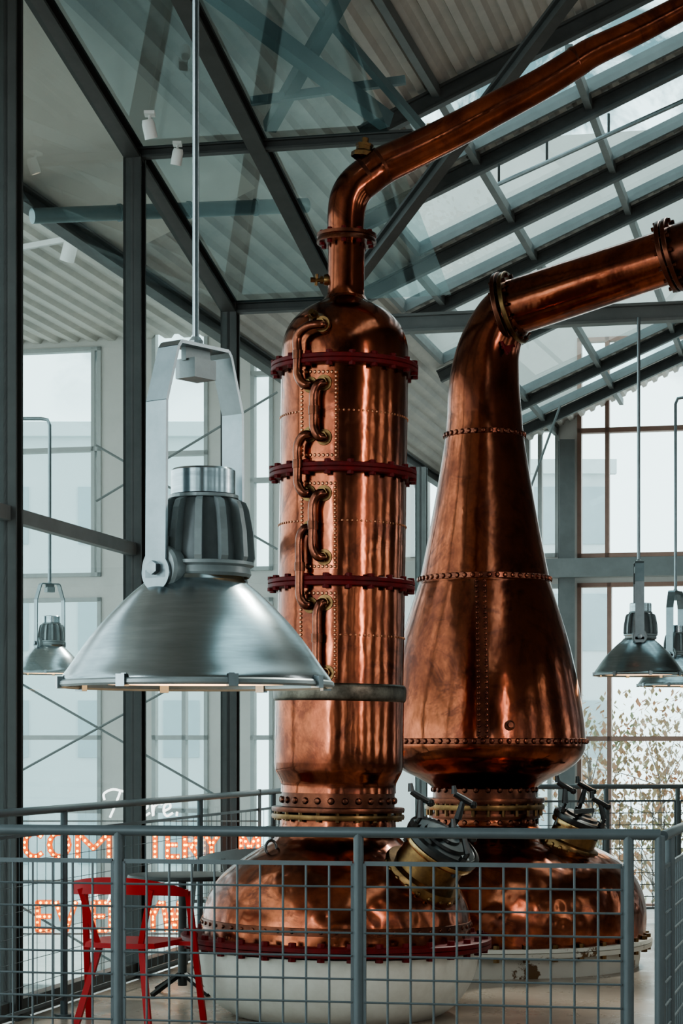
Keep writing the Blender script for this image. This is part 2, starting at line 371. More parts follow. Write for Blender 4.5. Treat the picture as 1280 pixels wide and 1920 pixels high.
# track + spot lights
mb = MB(); mb.bar(P(20,468,20), P(172,440,20), .05, .05); tag(mb.build('light_track', white, flat=True), 'white lighting track on the annex ceiling at upper left', 'track')
def spot(px, py, D, lab, s=1.0, tilt=.3):
    p = P(px,py,D); t = thing('spotlight', lab, 'spotlight', p, 0, 'white track spotlights')
    M = Matrix.Rotation(tilt,4,'Y')@Matrix.Rotation(.3,4,'X')
    mb = MB(); mb.lathe([(.0,.09*s),(.05*s,.09*s),(.062*s,.05*s),(.062*s,-.09*s),(.052*s,-.09*s),(.052*s,-.06*s)], 20, M); mb.build('lamp_head', white, t)
    mb = MB(); mb.lathe([(.0,-.075*s),(.052*s,-.075*s)], 20, M); mb.build('lens', warm2, t)
    mb = MB(); mb.tube([(0,0,.05*s),(.0,.03,.16*s)], .014*s, 8); mb.box((-.05*s,-.02,.14*s),(.05*s,.06,.17*s)); mb.build('bracket', white, t)
spot(130,470,19.8,'white spotlight hanging from the short white track at upper left',1.1)
spot(280,242,12.6,'white spotlight in the upper glass, nearest the roof corner',.62,-.2)
spot(332,294,13.2,'white spotlight just below the corner beam left of the lamp rod',.55,.2)
spot(500,668,24,'small white spotlight left of the column still dome',1.0)

# ---------------------------------------------------------------- railings
def online(A, B, px):
    a = (px-640)/F
    return (a*A[1]-A[0])/((B[0]-A[0])-a*(B[1]-A[1]))
def railing(label, A, B, ts, ztop, zmesh, sp=.092, r=.022, wr=.0048, name='mesh_railing'):
    A = Vector((A[0],A[1],0)); B = Vector((B[0],B[1],0)); L_ = (B-A).length; d = (B-A)/L_
    t = thing(name, label, 'railing', A, math.atan2(d.y, d.x), 'grey guard railings')
    mb = MB(); mb.tube([(0,0,ztop-r),(L_,0,ztop-r)], r, 14); mb.build('top_rail', railm, t)
    for q in ts:
        mb = MB(); mb.tube([(q*L_,0,0),(q*L_,0,ztop-r*1.2)], r*.95, 12); mb.lathe([(0,.012),(.055,.012),(.055,0)], 16, Matrix.Translation((q*L_,0,0))); mb.build('post', railm, t)
    e = sorted(set([0]+list(ts)+[1]))
    for a, b in zip(e, e[1:]):
        x0, x1 = a*L_+.025, b*L_-.025
        if x1-x0 < .08: continue
        mb = MB(); mb.bar((x0,0,zmesh),(x1,0,zmesh),.012,.018); mb.bar((x0,0,.1),(x1,0,.1),.012,.018)
        mb.bar((x0,0,.1),(x0,0,zmesh),.012,.012); mb.bar((x1,0,.1),(x1,0,zmesh),.012,.012)
        n = max(2, round((x1-x0)/sp))
        for i in range(1, n): x = x0+(x1-x0)*i/n; mb.tube([(x,0,.1),(x,0,zmesh)], wr, 6)
        n = round((zmesh-.1)/sp)
        for i in range(1, n): z = .1+(zmesh-.1)*i/n; mb.tube([(x0,-.006,z),(x1,-.006,z)], wr, 6)
        mb.build('mesh_panel', railm, t)
    return t
ZT = 1.1775
A = P(-60,0,8.9); B = P(1238,0,8.35)
railing('grey steel railing with wire mesh panels in front of both copper stills', A, B, [online(A,B,p) for p in (222,672,1178)]+[.999], ZT, 1.03)
A2 = P(1242,0,8.45); B2 = P(1330,0,11)
railing('short grey mesh railing turning back from the corner at the right edge', A2, B2, [.12,.95], ZT-.01, 1.02)
def backline(px, K=17000): D = K/(1550-px); return Vector(((px-640)/F*D, D, 0))
A = backline(-140); B = backline(525)
railing('grey mesh railing receding along the glass wall behind the red chair', A, B, [online(A,B,p) for p in (-20,120,375,512)], ZT, 1.03, .13, wr=.0019)
B3 = P(1340,0,18.6); A3 = P(985,0,18.3)
railing('far grey mesh railing behind the pear shaped still at right', A3, B3, [.05,.42,.8], ZT, 1.03, .1, wr=.004)

# ---------------------------------------------------------------- bolts
def hexbolt(r, h, name='bolt'):
    mb = MB()
    mb.lathe([(0,h/2),(r*.9,h/2),(r,h/2-.003),(r,h/4),(r*.5,h/4),(r*.5,-h/4),(r,-h/4),(r,-h/2),(0,-h/2)], 6)
    me = bpy.data.meshes.new(name); me.from_pydata([tuple(p) for p in mb.v], [], mb.f); return me
def ring_bolts(me, m, parent, R, z, n, ph=0, name='bolt', M=None):
    if not me.materials: me.materials.append(m)
    for i in range(n):
        a = ph+2*PI*i/n; p = Vector((R*math.cos(a), R*math.sin(a), z))
        if M is not None:
            o = link(name, me, parent); o.matrix_basis = M @ Matrix.Translation(p)
        else: link(name, me, parent, p, (0,0,a))

# ================================================================ STILL 1
s1 = .003; D1 = 12.0
cx1 = lambda y: 630+(1750-y)*.0150
st1 = thing('copper_still', 'tall cylindrical copper column still with red flanges and a cream lower pot', 'still',
            ((cx1(1900)-640)*s1, D1, 0), 0, None, math.atan(.0150))
I1 = (Matrix.Translation(st1.location) @ Matrix.Rotation(math.atan(.0150),4,'Y')).inverted()
z1 = lambda y: EYE+(HY-y)*s1
def F1(px, py, R, off=0):
    ax = (cx1(py)-640)*s1; Y = D1-R
    for _ in range(4):
        X = (px-640)/F*Y; x = max(-R, min(R, X-ax)); Y = D1-math.sqrt(max(0,R*R-x*x))-off
    return I1 @ Vector(((px-640)/F*Y, Y, EYE+(HY-py)/F*Y))
def L1(px, py, D=D1): return I1 @ P(px,py,D)
def prof1(lst, n=5, smooth=True):
    p = [(r*s1, z1(y)) for y, r in lst]; return cr(p, n) if smooth else p
mb = MB(); mb.lathe([(0,.0),(.50,.0)]+prof1([(1900,190),(1880,222),(1850,246),(1815,262),(1775,268)])+[(0,z1(1770))], 72); mb.build('lower_pot', cream, st1)
mb = MB(); zf = z1(1752); mb.lathe([(.70,zf-.055),(.865,zf-.055),(.872,zf-.05),(.872,zf-.03),(.862,zf-.028),(.872,zf-.025),(.872,zf-.004),(.866,zf),(.70,zf)], 96); fl = mb.build('pot_flange', red, st1)
ring_bolts(hexbolt(.022,.10), red, fl, .835, zf-.027, 34)
mb = MB(); mb.lathe(prof1([(1752,252),(1715,250),(1680,240),(1650,222),(1625,196),(1600,160),(1580,128),(1562,112),(1535,108)]), 80); mb.build('pot_dome', copper_ham, st1)
mb = MB(); mb.lathe([(249*s1,z1(1736)),(252.5*s1,z1(1735)),(252.5*s1,z1(1721)),(249*s1,z1(1720))],80)
for k_ in range(60): a = 2*PI*k_/60; R = 252.5*s1; mb.rivet((R*math.cos(a),R*math.sin(a),z1(1728)), (math.cos(a),math.sin(a),0), .011)
mb.build('riveted_hoop', copper_dk, st1)
for i_, (y, r) in enumerate(((1530,124),(1517,124))):
    mb = MB(); z = z1(y); mb.lathe([(.30,z-.014),(r*s1,z-.014),(r*s1+.003,z),(r*s1,z+.012),(.30,z+.012)], 72)
    if i_ == 0:
        for q in range(20): a = 2*PI*q/20; mb.lathe([(0,.03),(.014,.03),(.014,-.045),(0,-.045)],6,Matrix.Translation((r*s1*.93*math.cos(a),r*s1*.93*math.sin(a),z+.02)))
    mb.build('base_flange', copper_dk if i_ else brass, st1)
mb = MB(); mb.lathe(prof1([(1512,106),(1484,106)],smooth=False), 72)
for q in range(26): a = 2*PI*q/26; mb.rivet((106*s1*math.cos(a),106*s1*math.sin(a),z1(1500)), (math.cos(a),math.sin(a),0), .020, 9)
mb.build('riveted_collar', copper_dk, st1)
mb = MB(); mb.lathe(prof1([(1486,108),(1470,108),(1458,113),(1445,119),(1430,121)])+prof1([(1400,121),(1310,121)],smooth=False), 80); mb.build('lower_shell', copper, st1)
mb = MB(); mb.lathe(prof1([(1316,121),(1312,124),(1300,125),(1289,124),(1284,120)]), 80)
mb.build('solder_band', verd, st1)
for a, b in ((1288,1100),(1100,893),(893,695)):
    mb = MB(); mb.lathe([(119*s1,z1(a)),(119.4*s1,z1((a+b)/2)),(119*s1,z1(b))], 96); mb.build('column_shell', copper, st1)
mb = MB(); mb.lathe(prof1([(697,119),(670,119),(645,117),(620,109),(600,96),(583,77),(572,57),(565,44),(556,37)],6), 96); mb.build('column_dome', copper, st1)
me18 = hexbolt(.020,.082)
for y in (693,891,1098):
    z = z1(y); mb = MB(); R = 138*s1
    mb.lathe([(.34,z-.026),(R-.004,z-.026),(R,z-.022),(R,z-.004),(R-.006,z),(R,z+.004),(R,z+.022),(R-.004,z+.026),(.34,z+.026)], 96)
    f_ = mb.build('column_flange', red, st1); ring_bolts(me18, red, f_, R-.018, z, 20, .1)
def hring(y, R, n, r, name='rivet_row', m=copper_rv, root=st1):
    mb = MB(); z = y
    for q in range(n): a = 2*PI*q/n; mb.rivet((R*math.cos(a),R*math.sin(a),z), (math.cos(a),math.sin(a),0), r, 6)
    mb.build(name, m, root)
R1 = 119.3*s1
for y in (768,975,1190): hring(F1(646,y,R1).z, R1, 84, .0070)
for (xa,xb,ya,yb) in ((566,630,697,853),(566,628,906,1062),(564,628,1112,1268)):
    mb = MB(); Rp = R1+.006
    nx = 12; g = [[F1(xa-5+(xb-xa+10)*i/nx, y, Rp) for i in range(nx+1)] for y in (ya-5, yb+5)]
    mb.add(g[0]+g[1], [(i,i+1,nx+1+i+1,nx+1+i) for i in range(nx)])
    mb.build('access_plate', copper, st1)
    mb = MB()
    pts = []
    n = int((yb-ya)/7.6)
    for i in range(n+1): y = ya+(yb-ya)*i/n; pts += [(xa,y),(xb,y)]
    for i in range(1,8): x = xa+(xb-xa)*i/8; pts += [(x,ya),(x,yb)]
    for px, py in pts:
        p = F1(px,py,Rp); mb.rivet(p, (p.x,p.y,0), .0098, 8)
    mb.build('plate_rivets', copper_rv, st1)
def fitting(mb, px, py, r=.044):
    p = F1(px,py,R1,0); n = Vector((p.x,p.y,0)).normalized(); mb.lathe([(0,0.03),(r*.6,.03),(r*.6,.014),(r*1.0,.014),(r*1.05,0),(r*1.05,-.01)],18,frame(p,n))
    mb.lathe([(0,.05),(r*.65,.05),(r*.65,.02)],6,frame(p,n))
defs = [((605,608),(583,722),558),((608,718),(608,820),588),((583,815),(580,925),558),((608,925),(608,1045),586),((583,990),(583,1135),562),((610,1130),(612,1262),594)]
for (a, b, xm) in defs:
    ya, yb = a[1], b[1]; dy = 22
    raw = [F1(a[0],ya,R1,.01), F1(a[0]-4,ya,R1,.045), F1((a[0]+xm)/2-3,ya+3,R1,.07), F1(xm,ya+dy,R1,.075), F1(xm,(ya+yb)/2,R1,.075), F1(xm,yb-dy,R1,.075), F1((b[0]+xm)/2-3,yb-3,R1,.07), F1(b[0]-4,yb,R1,.045), F1(b[0],yb,R1,.01)]
    mb = MB(); mb.tube(cr(raw,5), .0255, 14); pp = mb.build('reflux_pipe', copper_br, st1)
    for (x, y) in (a, b):
        mb = MB(); fitting(mb, x, y); mb.build('pipe_fitting', brass, pp)
    mb = MB(); c1 = F1(xm,(ya+yb)/2-8,R1,.075); c2 = F1(xm,(ya+yb)/2+8,R1,.075); mb.tube([c1,c2], .030, 12); mb.build('pipe_sleeve', copper_dk, pp)
mb = MB(); p = F1(597,604,108*s1,0); n = Vector((p.x,p.y,.15)); mb.lathe([(0,.1),(.018,.1),(.018,.07),(.03,.07),(.03,.05),(.05,.02),(.05,-.01)],8,frame(p,n)); mb.build('dome_plug', brass, st1)
mb = MB(); mb.lathe(prof1([(558,37),(552,35),(540,34.5),(452,34.5)],smooth=False), 48); mb.build('neck', copper, st1)
mb = MB(); z = z1(447); R = 56*s1; mb.lathe([(.09,z-.03),(R,z-.03),(R,z-.012),(R-.006,z),(R,z+.004),(R,z+.022),(.115,z+.024),(.115,z+.035),(.09,z+.035)], 48); f_ = mb.build('neck_flange', copper_dk, st1)
ring_bolts(hexbolt(.015,.085), red, f_, R-.028, z-.004, 10, .2)
mb = MB(); mb.tube([L1(612,525),L1(590,526)], .012, 10); mb.tube([L1(606,525),L1(600,525)],.022,8); mb.tube([L1(594,514),L1(592,536)],.009,8); mb.tube([L1(590,525),L1(582,525)],.016,6)
mb.lathe([(0,.02),(.03,.02),(.035,0),(.03,-.03)],12,frame(L1(614,525),(-1,0,0))); mb.build('drain_valve', brass, st1)
ctl = [(648,436,34),(649,400,35),(654,372,36),(668,348,36),(692,328,36),(722,308,35),(780,281,33),(850,246,32),(930,203,30.5),(1010,160,29),(1075,120,28),(1110,98,27),(1200,55,24.5),(1320,-8,22)]
path = cr([(*P(x,y,D1-max(0,(x-720))*.0006), r*s1) for x,y,r in ctl], 5)
mb = MB(); mb.tube([I1@Vector(q[:3]) for q in path], [q[3] for q in path], 36); la = mb.build('lyne_arm', copper, st1, 50)
for (x,y,x2,y2,r) in ((684,331,690,327,36.6),(714,312,719,309,35.6),(1078,117,1083,114,28.8)):
    mb = MB(); mb.tube([L1(x,y,D1-.0006*max(0,x-720)),L1(x2,y2,D1-.0006*max(0,x-720))], r*s1, 36); mb.build('seam_band', copper_dk, la)
mb = MB(); mb.lathe([(.07,-.01),(.07,.015),(.045,.03),(.045,.05),(.05,.05),(.05,.065),(.02,.07),(.02,.1),(0,.1)], 8, frame(L1(681,292), (0.1,0,1))); mb.build('elbow_plug', brass, la)
mb = MB(); c = L1(508,1590,D1-.25); 
mb.tube([c+Vector((.03*math.cos(a),.0,.042*math.sin(a))) for a in [2*PI*i/16 for i in range(17)]], .008, 8)
mb.tube([c+Vector((.0+.02*math.cos(a)+.02,.02*math.cos(a),-.06+.035*math.sin(a))) for a in [2*PI*i/16 for i in range(17)]], .008, 8)
mb.build('lifting_shackle', iron, st1)
def manway(root, base, axis, r, ln):
    M = frame(base, axis)
    mb = MB(); mb.lathe([(r*1.05,-.10),(r*1.22,-.02),(r*1.22,.03),(r*1.18,.045),(r*.97,.055),(r*.95,ln-.05)], 48, M)
    for q in range(20): a = 2*PI*q/20; mb.rivet(M@Vector((r*1.22*math.cos(a),r*1.22*math.sin(a),.01)), M.to_3x3()@Vector((math.cos(a),math.sin(a),.0)), .016)
    mw = mb.build('manway', brass, root)
    mb = MB(); mb.lathe([(r*.95,ln-.055),(r*1.1,ln-.05),(r*1.13,ln-.035),(r*1.12,ln-.02),(r*.9,ln-.02)], 48, M); mb.build('manway_rim', brass_br, mw)
    mb = MB(); mb.lathe([(r*1.12,ln-.018),(r*1.15,ln-.01),(r*1.15,ln+.02),(r*1.02,ln+.03),(r*.98,ln+.022),(r*.7,ln+.03),(r*.66,ln+.045),(r*.4,ln+.05),(r*.36,ln+.062),(0,ln+.065)], 48, M); mb.build('manway_lid', iron, mw)
    mb = MB(); mb.bar(M@Vector((-r*1.1,0,ln+.075)), M@Vector((r*1.1,0,ln+.075)), .03, .03); mb.build('lid_strap', iron, mw)
    for q, a in enumerate((.5, 2.5, 4.4)):
        mb = MB(); pr = Vector((math.cos(a)*r*1.05, math.sin(a)*r*1.05, 0))
        b0 = M@(pr+Vector((0,0,ln-.07))); b1 = M@(pr+Vector((0,0,ln+.09))); 
        mb.tube([b0,b1], .014, 8)
        mb.lathe([(0,.03),(.026,.03),(.026,0),(0,0)],6,frame(M@(pr+Vector((0,0,ln+.03))),axis))
        tip = b1+Vector((.03*(1-q),0,.11)); mb.tube([b1,tip], [.022,.014], 8)
        mb.tube([tip-Vector((.05,.0,-.03)),tip,tip+Vector((.05,0,-.025))], [.016,.02,.016], 8)
        mb.tube([tip+Vector((-.05,0,.03)),tip+Vector((-.055,0,.075))], [.018,.012], 8)
        cl = mb.build('lid_clamp', iron, mw)
        mb = MB(); mb.lathe([(0,.022),(.016,.016),(.022,0),(.016,-.016),(0,-.022)],10,Matrix.Translation(tip+Vector((.055,0,-.03)))); mb.build('clamp_knob', iron, cl)
manway(st1, L1(788,1646,D1-.33), Vector((.48,-.36,.80)), .190, .24)

# ================================================================ STILL 2
s2 = .0037; D2 = 14.8; c2x = 908
st2 = thing('copper_still', 'pear shaped copper pot still with tall conical head, behind the column still', 'still', ((c2x-640)*s2, D2, 0))
I2 = Matrix.Translation(st2.location).inverted()
z2 = lambda y: EYE+(HY-y)*s2
L2 = lambda px,py,D=D2: I2 @ P(px,py,D)
def prof2(lst, n=5, smooth=True):
    p = [(r*s2, z2(y)) for y, r in lst]; return cr(p, n) if smooth else p
mb = MB(); mb.lathe([(0,0),(1.06,0),(1.07,.06),(1.07,z2(1765)),(0.9,z2(1765))], 80)
mb.build('base_drum', peel, st2)
zf = z2(1752); mb = MB(); mb.lathe([(.9,zf-.06),(1.15,zf-.06),(1.155,zf-.03),(1.145,zf-.028),(1.155,zf-.024),(1.15,zf),(.9,zf)], 96); f_ = mb.build('pot_flange', peel, st2)
ring_bolts(hexbolt(.022,.11), brass, f_, 1.12, zf-.03, 36)
mb = MB(); mb.lathe(prof2([(1752,298),(1725,301),(1690,299),(1655,288),(1625,266),(1600,232),(1582,190),(1570,145),(1555,112),(1545,100),(1530,96)]), 96); mb.build('pot_dome', copper_ham, st2)
for i_, (y, r) in enumerate(((1528,104),(1512,112),(1500,112))):
    z = z2(y); mb = MB(); mb.lathe([(.3,z-.018),(r*s2,z-.018),(r*s2+.003,z),(r*s2,z+.016),(.3,z+.016)], 72)
    if i_ == 1:
        for q in range(24): a = 2*PI*q/24; mb.lathe([(0,.05),(.014,.05),(.014,-.06),(0,-.06)],6,Matrix.Translation((r*s2*.94*math.cos(a),r*s2*.94*math.sin(a),z)))
    mb.build('base_flange', copper_dk if i_ != 1 else brass, st2)
mb = MB(); mb.lathe(prof2([(1545,97),(1470,97)],smooth=False), 72)
for y in (1480,1540):
    for q in range(28): a = 2*PI*q/28; mb.rivet((97*s2*math.cos(a),97*s2*math.sin(a),z2(y)), (math.cos(a),math.sin(a),0), .02, 7)
mb.build('riveted_collar', copper_dk, st2)
cone = [(1478,97),(1468,108),(1457,128),(1445,152),(1428,174),(1408,187),(1388,189),(1350,186),(1300,178),(1250,168),(1200,156),(1150,141),(1100,125),(1085,121),(1000,104),(900,86),(820,73.5),(780,70)]
cp = prof2(cone, 5); mb = MB(); mb.lathe(cp, 96); mb.build('conical_head', copper, st2)
def rad2(z):
    for (ra,za),(rb,zb) in zip(cp,cp[1:]):
        if za <= z <= zb: return ra+(rb-ra)*(z-za)/(zb-za+1e-9)
    return cp[-1][0]
for y, n, r, bw in ((817,34,.018,8),(1087,52,.018,9),(1390,76,.019,9)):
    z = z2(y); R = rad2(z)+.004; mb = MB()
    mb.lathe([(rad2(z-bw*s2*.6)+.001,z-bw*s2*.6),(R+.004,z-bw*s2*.5),(R+.004,z+bw*s2*.5),(rad2(z+bw*s2*.6)+.001,z+bw*s2*.6)], 96)
    for q in range(n): a = 2*PI*q/n; mb.rivet(((R+.004)*math.cos(a),(R+.004)*math.sin(a),z), (math.cos(a),math.sin(a),0), r, 7)
    mb.build('riveted_band', copper_br, st2)
mb = MB(); g = []
for i in range(30):
    y = 1098+ (1382-1098)*i/29; z = z2(y); R = rad2(z)+.004; row = []
    for px in (883,888,895,902,907):
        x = (px-c2x-3)*s2*.97; row.append(Vector((x,-math.sqrt(R*R-x*x),z)))
    g += row
    for p in (row[1], row[3]): mb.rivet(p, (p.x,p.y,.15*R), .014, 6)
mb.add(g, [(i*5+j,i*5+j+1,i*5+j+6,i*5+j+5) for i in range(29) for j in range(4)])
mb.build('riveted_seam', copper_br, st2)
mb = MB(); z = z2(1362); x = .12; R = rad2(z); p = Vector((x,-math.sqrt(R*R-x*x),z)); mb.lathe([(.035,-.01),(.035,.010),(.018,.014),(.018,.034),(0,.034)],14,frame(p,(.2,-1,.1))); mb.build('head_plug', copper_dk, st2)
ctl = [(c2x,784,70,0),(907,740,67.5,0),(909,700,64,0),(915,660,59,-.01),(927,625,55,-.03),(944,597,53,-.05),(964,576,52,-.08)]
path = cr([(*P(x,y,D2+dd), r*s2) for x,y,r,dd in ctl], 5)
mb = MB(); mb.tube([I2@Vector(q[:3]) for q in path], [q[3] for q in path], 40); mb.build('swan_neck', copper, st2, 50)
pa = L2(962,577,D2-.08); pb = L2(1262,478,D2-.55); ax = (pb-pa).normalized()
mb = MB(); mb.tube([pa,pb], [52*s2,49*s2], 40); mb.build('lyne_arm', copper, st2)
mb = MB(); mb.tube([pb,pb+ax*.9], [52*s2,54*s2], 40); mb.build('lyne_arm', copper_dk, st2)
for c, R in ((pa-ax*.05,.265),(pa+ax*.0,.255),(pb-ax*.035,.245),(pb+ax*.01,.25)):
    mb = MB(); mb.lathe([(.15,-.016),(R-.003,-.016),(R,-.012),(R,.012),(R-.003,.016),(.15,.016)], 56, frame(c, ax)); f_ = mb.build('arm_flange', brass if R == .255 else copper_dk, st2)
for c in (pa-ax*.025, pb-ax*.012):
    ring_bolts(hexbolt(.015,.12), copper_dk, f_, .226, 0, 14, .1, M=frame(c,ax))
mb = MB(); mb.tube([L2(940,640,D2-.25),L2(952,664,D2-.25)], .012, 8); mb.tube([L2(940,652,D2-.25),L2(965,648,D2-.25)], .01, 8); mb.lathe([(0,.02),(.025,.02),(.025,-.02),(0,-.02)],8,frame(L2(952,655,D2-.25),(0,-1,0))); mb.build('drain_valve', red, st2)
manway(st2, L2(1066,1590,D2-.36), Vector((.36,-.16,.92)), .165, .20)

# ================================================================ pendant lamps
def lathe_c(mb, lst, s, seg=72, M=None): mb.lathe([(r*s, (1283-y)*s) for y, r in lst], seg, M)
def make_lamp(label, loc, s, yaw, group):
    t = thing('pendant_lamp', label, 'pendant lamp', loc, yaw, group)
    z = lambda y: (1283-y)*s
    outer = cr([(1283,256),(1272,252),(1250,236),(1215,212),(1175,181),(1140,148),(1115,122),(1100,104),(1090,92)],5)
    mb = MB(); lathe_c(mb, outer, s); lathe_c(mb, [(1090,92),(1082,88),(1078,78)], s); lathe_c(mb, [(y+3,r-4) for y,r in outer], s); mb.build('reflector', alu, t)
    mb = MB(); lathe_c(mb, [(1286,252),(1290,256),(1286,260),(1280,259),(1277,255)], s); mb.build('rim_ring', alu_dk, t)
    mb = MB(); lathe_c(mb, [(1279,0),(1279,248)], s); mb.build('lens', warm, t)
    me = None
    for q in range(8):
        a = 2*PI*q/8+.2
        if me is None:
            mb = MB(); mb.box((-8*s,-9*s,-10*s),(8*s,9*s,12*s)); mb.box((-16*s,-5*s,6*s),(-4*s,5*s,14*s)); o = mb.build('rim_clip', galv, t, flat=True, loc=(256*s*math.cos(a),256*s*math.sin(a),0), rot=(0,0,a)); me = o.data
        else: link('rim_clip', me, t, (256*s*math.cos(a),256*s*math.sin(a),0), (0,0,a))
    OF = Matrix.Translation((9*s,-11*s,0))
    mb = MB(); lathe_c(mb, [(1084,86),(1078,90),(1066,88),(1062,95),(1056,95),(1052,66),(1050,66)], s, 72, OF)
    mb.build('collar', alu_dk, t)
    mb = MB(); lathe_c(mb, [(1056,78),(1040,78),(960,68),(938,60),(930,0)], s, 36, OF); mb.build('housing_core', core_shade, t)
    mb = MB()
    for q in range(12):
        a = 2*PI*q/12+.1; M = OF@Matrix.Rotation(a,4,'Z'); h = 6.8*s
        prof = [(40,1056),(94,1056),(97,1048),(94,1000),(86,958),(80,944),(62,936),(40,934)]
        vs = [(r*s,-h*(.6+.4*r/97),z(y)) for r,y in prof]+[(r*s,h*(.6+.4*r/97),z(y)) for r,y in prof]; n = len(prof)
        mb.add(vs, [tuple(range(n)), tuple(range(2*n-1,n-1,-1))]+[(i,(i+1)%n,n+(i+1)%n,n+i) for i in range(n)], M)
    lathe_c(mb, [(940,40),(936,66),(930,66),(928,40)], s, 36, OF)
    mb.build('cooling_fins', alu_dk, t, flat=True)
    mb = MB(); lathe_c(mb, [(930,50),(928,61),(884,61),(880,57),(880,0)], s, 40, OF); mb.build('cap', alu, t)
    mb = MB(); th = 3.2*s; wd = 25*s
    pts = [(-108,1090),(-108,1075),(-106,765),(-74,662),(-66,652),(66,652),(74,662),(106,765),(108,1075),(108,1090)]
    for (x0,y0),(x1,y1) in zip(pts, pts[1:]):
        mb.bar((x0*s,0,z(y0)),(x1*s,0,z(y1)), 2*wd, 2*th, up=(1,0,0) if abs(x1-x0) < abs(y1-y0) else (0,0,1))
    for sx in (-1,1):
        mb.lathe([(0,-th),(34*s,-th),(34*s,th),(0,th)], 28, Matrix.Translation((sx*108*s,0,z(1080)))@Matrix.Rotation(PI/2,4,'Y'))
    mb.build('yoke', galv, t)
    for sx in (-1,1):
        M = Matrix.Translation((sx*98*s,0,z(1072)))@Matrix.Rotation(PI/2*sx,4,'Y')
        mb = MB(); mb.lathe([(0,-25*s),(42*s,-25*s),(44*s,0),(40*s,6*s),(0,6*s)], 32, M); mb.box((-10*s,-10*s,-20*s),(60*s,10*s,4*s), M); pv = mb.build('pivot', alu_dk, t)
        mb = MB(); mb.lathe([(13*s,12*s),(13*s,24*s),(0,26*s)], 6, M); mb.lathe([(18*s,13*s),(0,14*s)],20,M); mb.build('pivot_bolt', galv, pv)
    mb = MB(); mb.box((-30*s,-24*s,z(712)),(30*s,24*s,z(676))); mb.box((-34*s,-6*s,z(680)),(34*s,6*s,z(652))); mb.lathe([(14*s,z(654)),(14*s,z(640)),(8*s,z(632)),(0,z(632))],12); mb.build('junction_box', alu_dk, t, flat=True)
    return t
def rod(t, s, path, r): 
    mb = MB(); mb.tube(path, r, 12); return mb.build('rod', galv, t)
SL = 5.3/F
lampF = make_lamp('large brushed aluminium pendant lamp hanging in the foreground', P(367,1283,5.3), SL, math.radians(52), 'industrial pendant lamps')
def lamp_at(label, px, py, D, yaw):
    c = copy_tree(lampF); c['label'] = label; c.location = P(px,py,D); c.rotation_euler = (0,0,yaw); return c
lr1 = lamp_at('small aluminium pendant lamp right of the pear shaped still, nearer of the pair', 1197,1265,15.9,math.radians(85))
lr2 = lamp_at('small aluminium pendant lamp cut by the right edge, farther of the pair', 1266,1285,19,math.radians(60))
lr3 = lamp_at('small pendant lamp seen through the glass wall at far left', 93,1262,20,math.radians(35))  # solid copy in place of a lamp reflection in the glass
rod(lampF, SL, [(0,0,(1283-640)*SL),(0,0,roofz(-1.52)-lampF.location.z)], .0085)
rod(lr1, SL, [(0,0,(1283-640)*SL),(0,0,4.70-lr1.location.z)], .012)
zt = P(0,745,19).z-lr2.location.z
rr = rod(lr2, SL, [(0,0,(1283-640)*SL),(0,0,zt-.06),(.02,0,zt-.01),(.08,0,zt),(3.0,-.2,zt)], .014)
R_ = Matrix.Rotation(math.radians(-60),4,'Z'); 
for v_ in rr.data.vertices: v_.co = R_@v_.co
zt = P(0,785,20).z-lr3.location.z
rr = rod(lr3, SL, [(0,0,(1283-640)*SL),(0,0,zt-.06),(-.02,0,zt-.01),(-.08,0,zt),(-2.5,0,zt)], .016)
R_ = Matrix.Rotation(math.radians(-35),4,'Z')
for v_ in rr.data.vertices: v_.co = R_@v_.co

# ================================================================ chairs + table
def make_chair(label, loc, rz, m):
    t = thing('armchair', label, 'chair', loc, rz, 'bistro chairs')
    outline = [(-.20,-.17),(-.225,0),(-.235,.16),(-.21,.23),(0,.245),(.21,.23),(.235,.16),(.225,0),(.20,-.17),(.1,-.21),(-.1,-.21)]
    mb = MB(); k_ = len(outline); vs = [(x,y,.435) for x,y in outline]+[(x*.97,y*.97,.462) for x,y in outline]
    mb.add(vs, [tuple(range(k_))[::-1], tuple(range(k_,2*k_))]+[(i,(i+1)%k_,k_+(i+1)%k_,k_+i) for i in range(k_)]); mb.build('seat', m, t)
    path = [(.31*math.cos(a), -.02+.25*math.sin(a), .72+.05*max(0,-math.sin(a))) for a in [math.radians(x) for x in range(-198,19,6)]]
    mb = MB()
    n = len(path); vs = []; fs = []
    for p in path:
        q = -(p[1]+.02)/.25; h = .017+.028*max(0,q); d = Vector((p[0],p[1]+.02,0)).normalized()*.010
        for sx, sz in ((-1,-1),(1,-1),(1,1),(-1,1)): vs.append(Vector(p)+d*sx+Vector((0,0,h*sz)))
    for i in range(n-1):
        for j in range(4): fs.append((i*4+j, i*4+(j+1)%4, (i+1)*4+(j+1)%4, (i+1)*4+j))
    fs += [(0,1,2,3), (n*4-1,n*4-2,n*4-3,n*4-4)]
    mb.add(vs, fs); mb.build('back_rail', m, t)
    for sx in (-1,1):
        mb = MB(); mb.bar((sx*.298,.07,.725),(sx*.335,.22,0), .032,.022,up=(0,1,0)); mb.build('leg', m, t)
        mb = MB(); mb.bar((sx*.12,-.15,.44),(sx*.21,-.28,0), .034,.024,up=(0,1,0)); mb.build('leg', m, t)
        mb = MB(); mb.bar((sx*.12,-.17,.45),(sx*.20,-.225,.75), .028,.018,up=(0,1,0)); mb.build('back_slat', m, t)
        mb = MB(); mb.bar((sx*.2,.12,.44),(sx*.312,.13,.44), .022,.022); mb.build('seat_bracket', m, t)
    return t
make_chair('red lacquered armchair beside the cream pot, in front of the lit letters', Vector(((246-640)/F*11.45,11.45,0)), math.radians(-16), redchair)
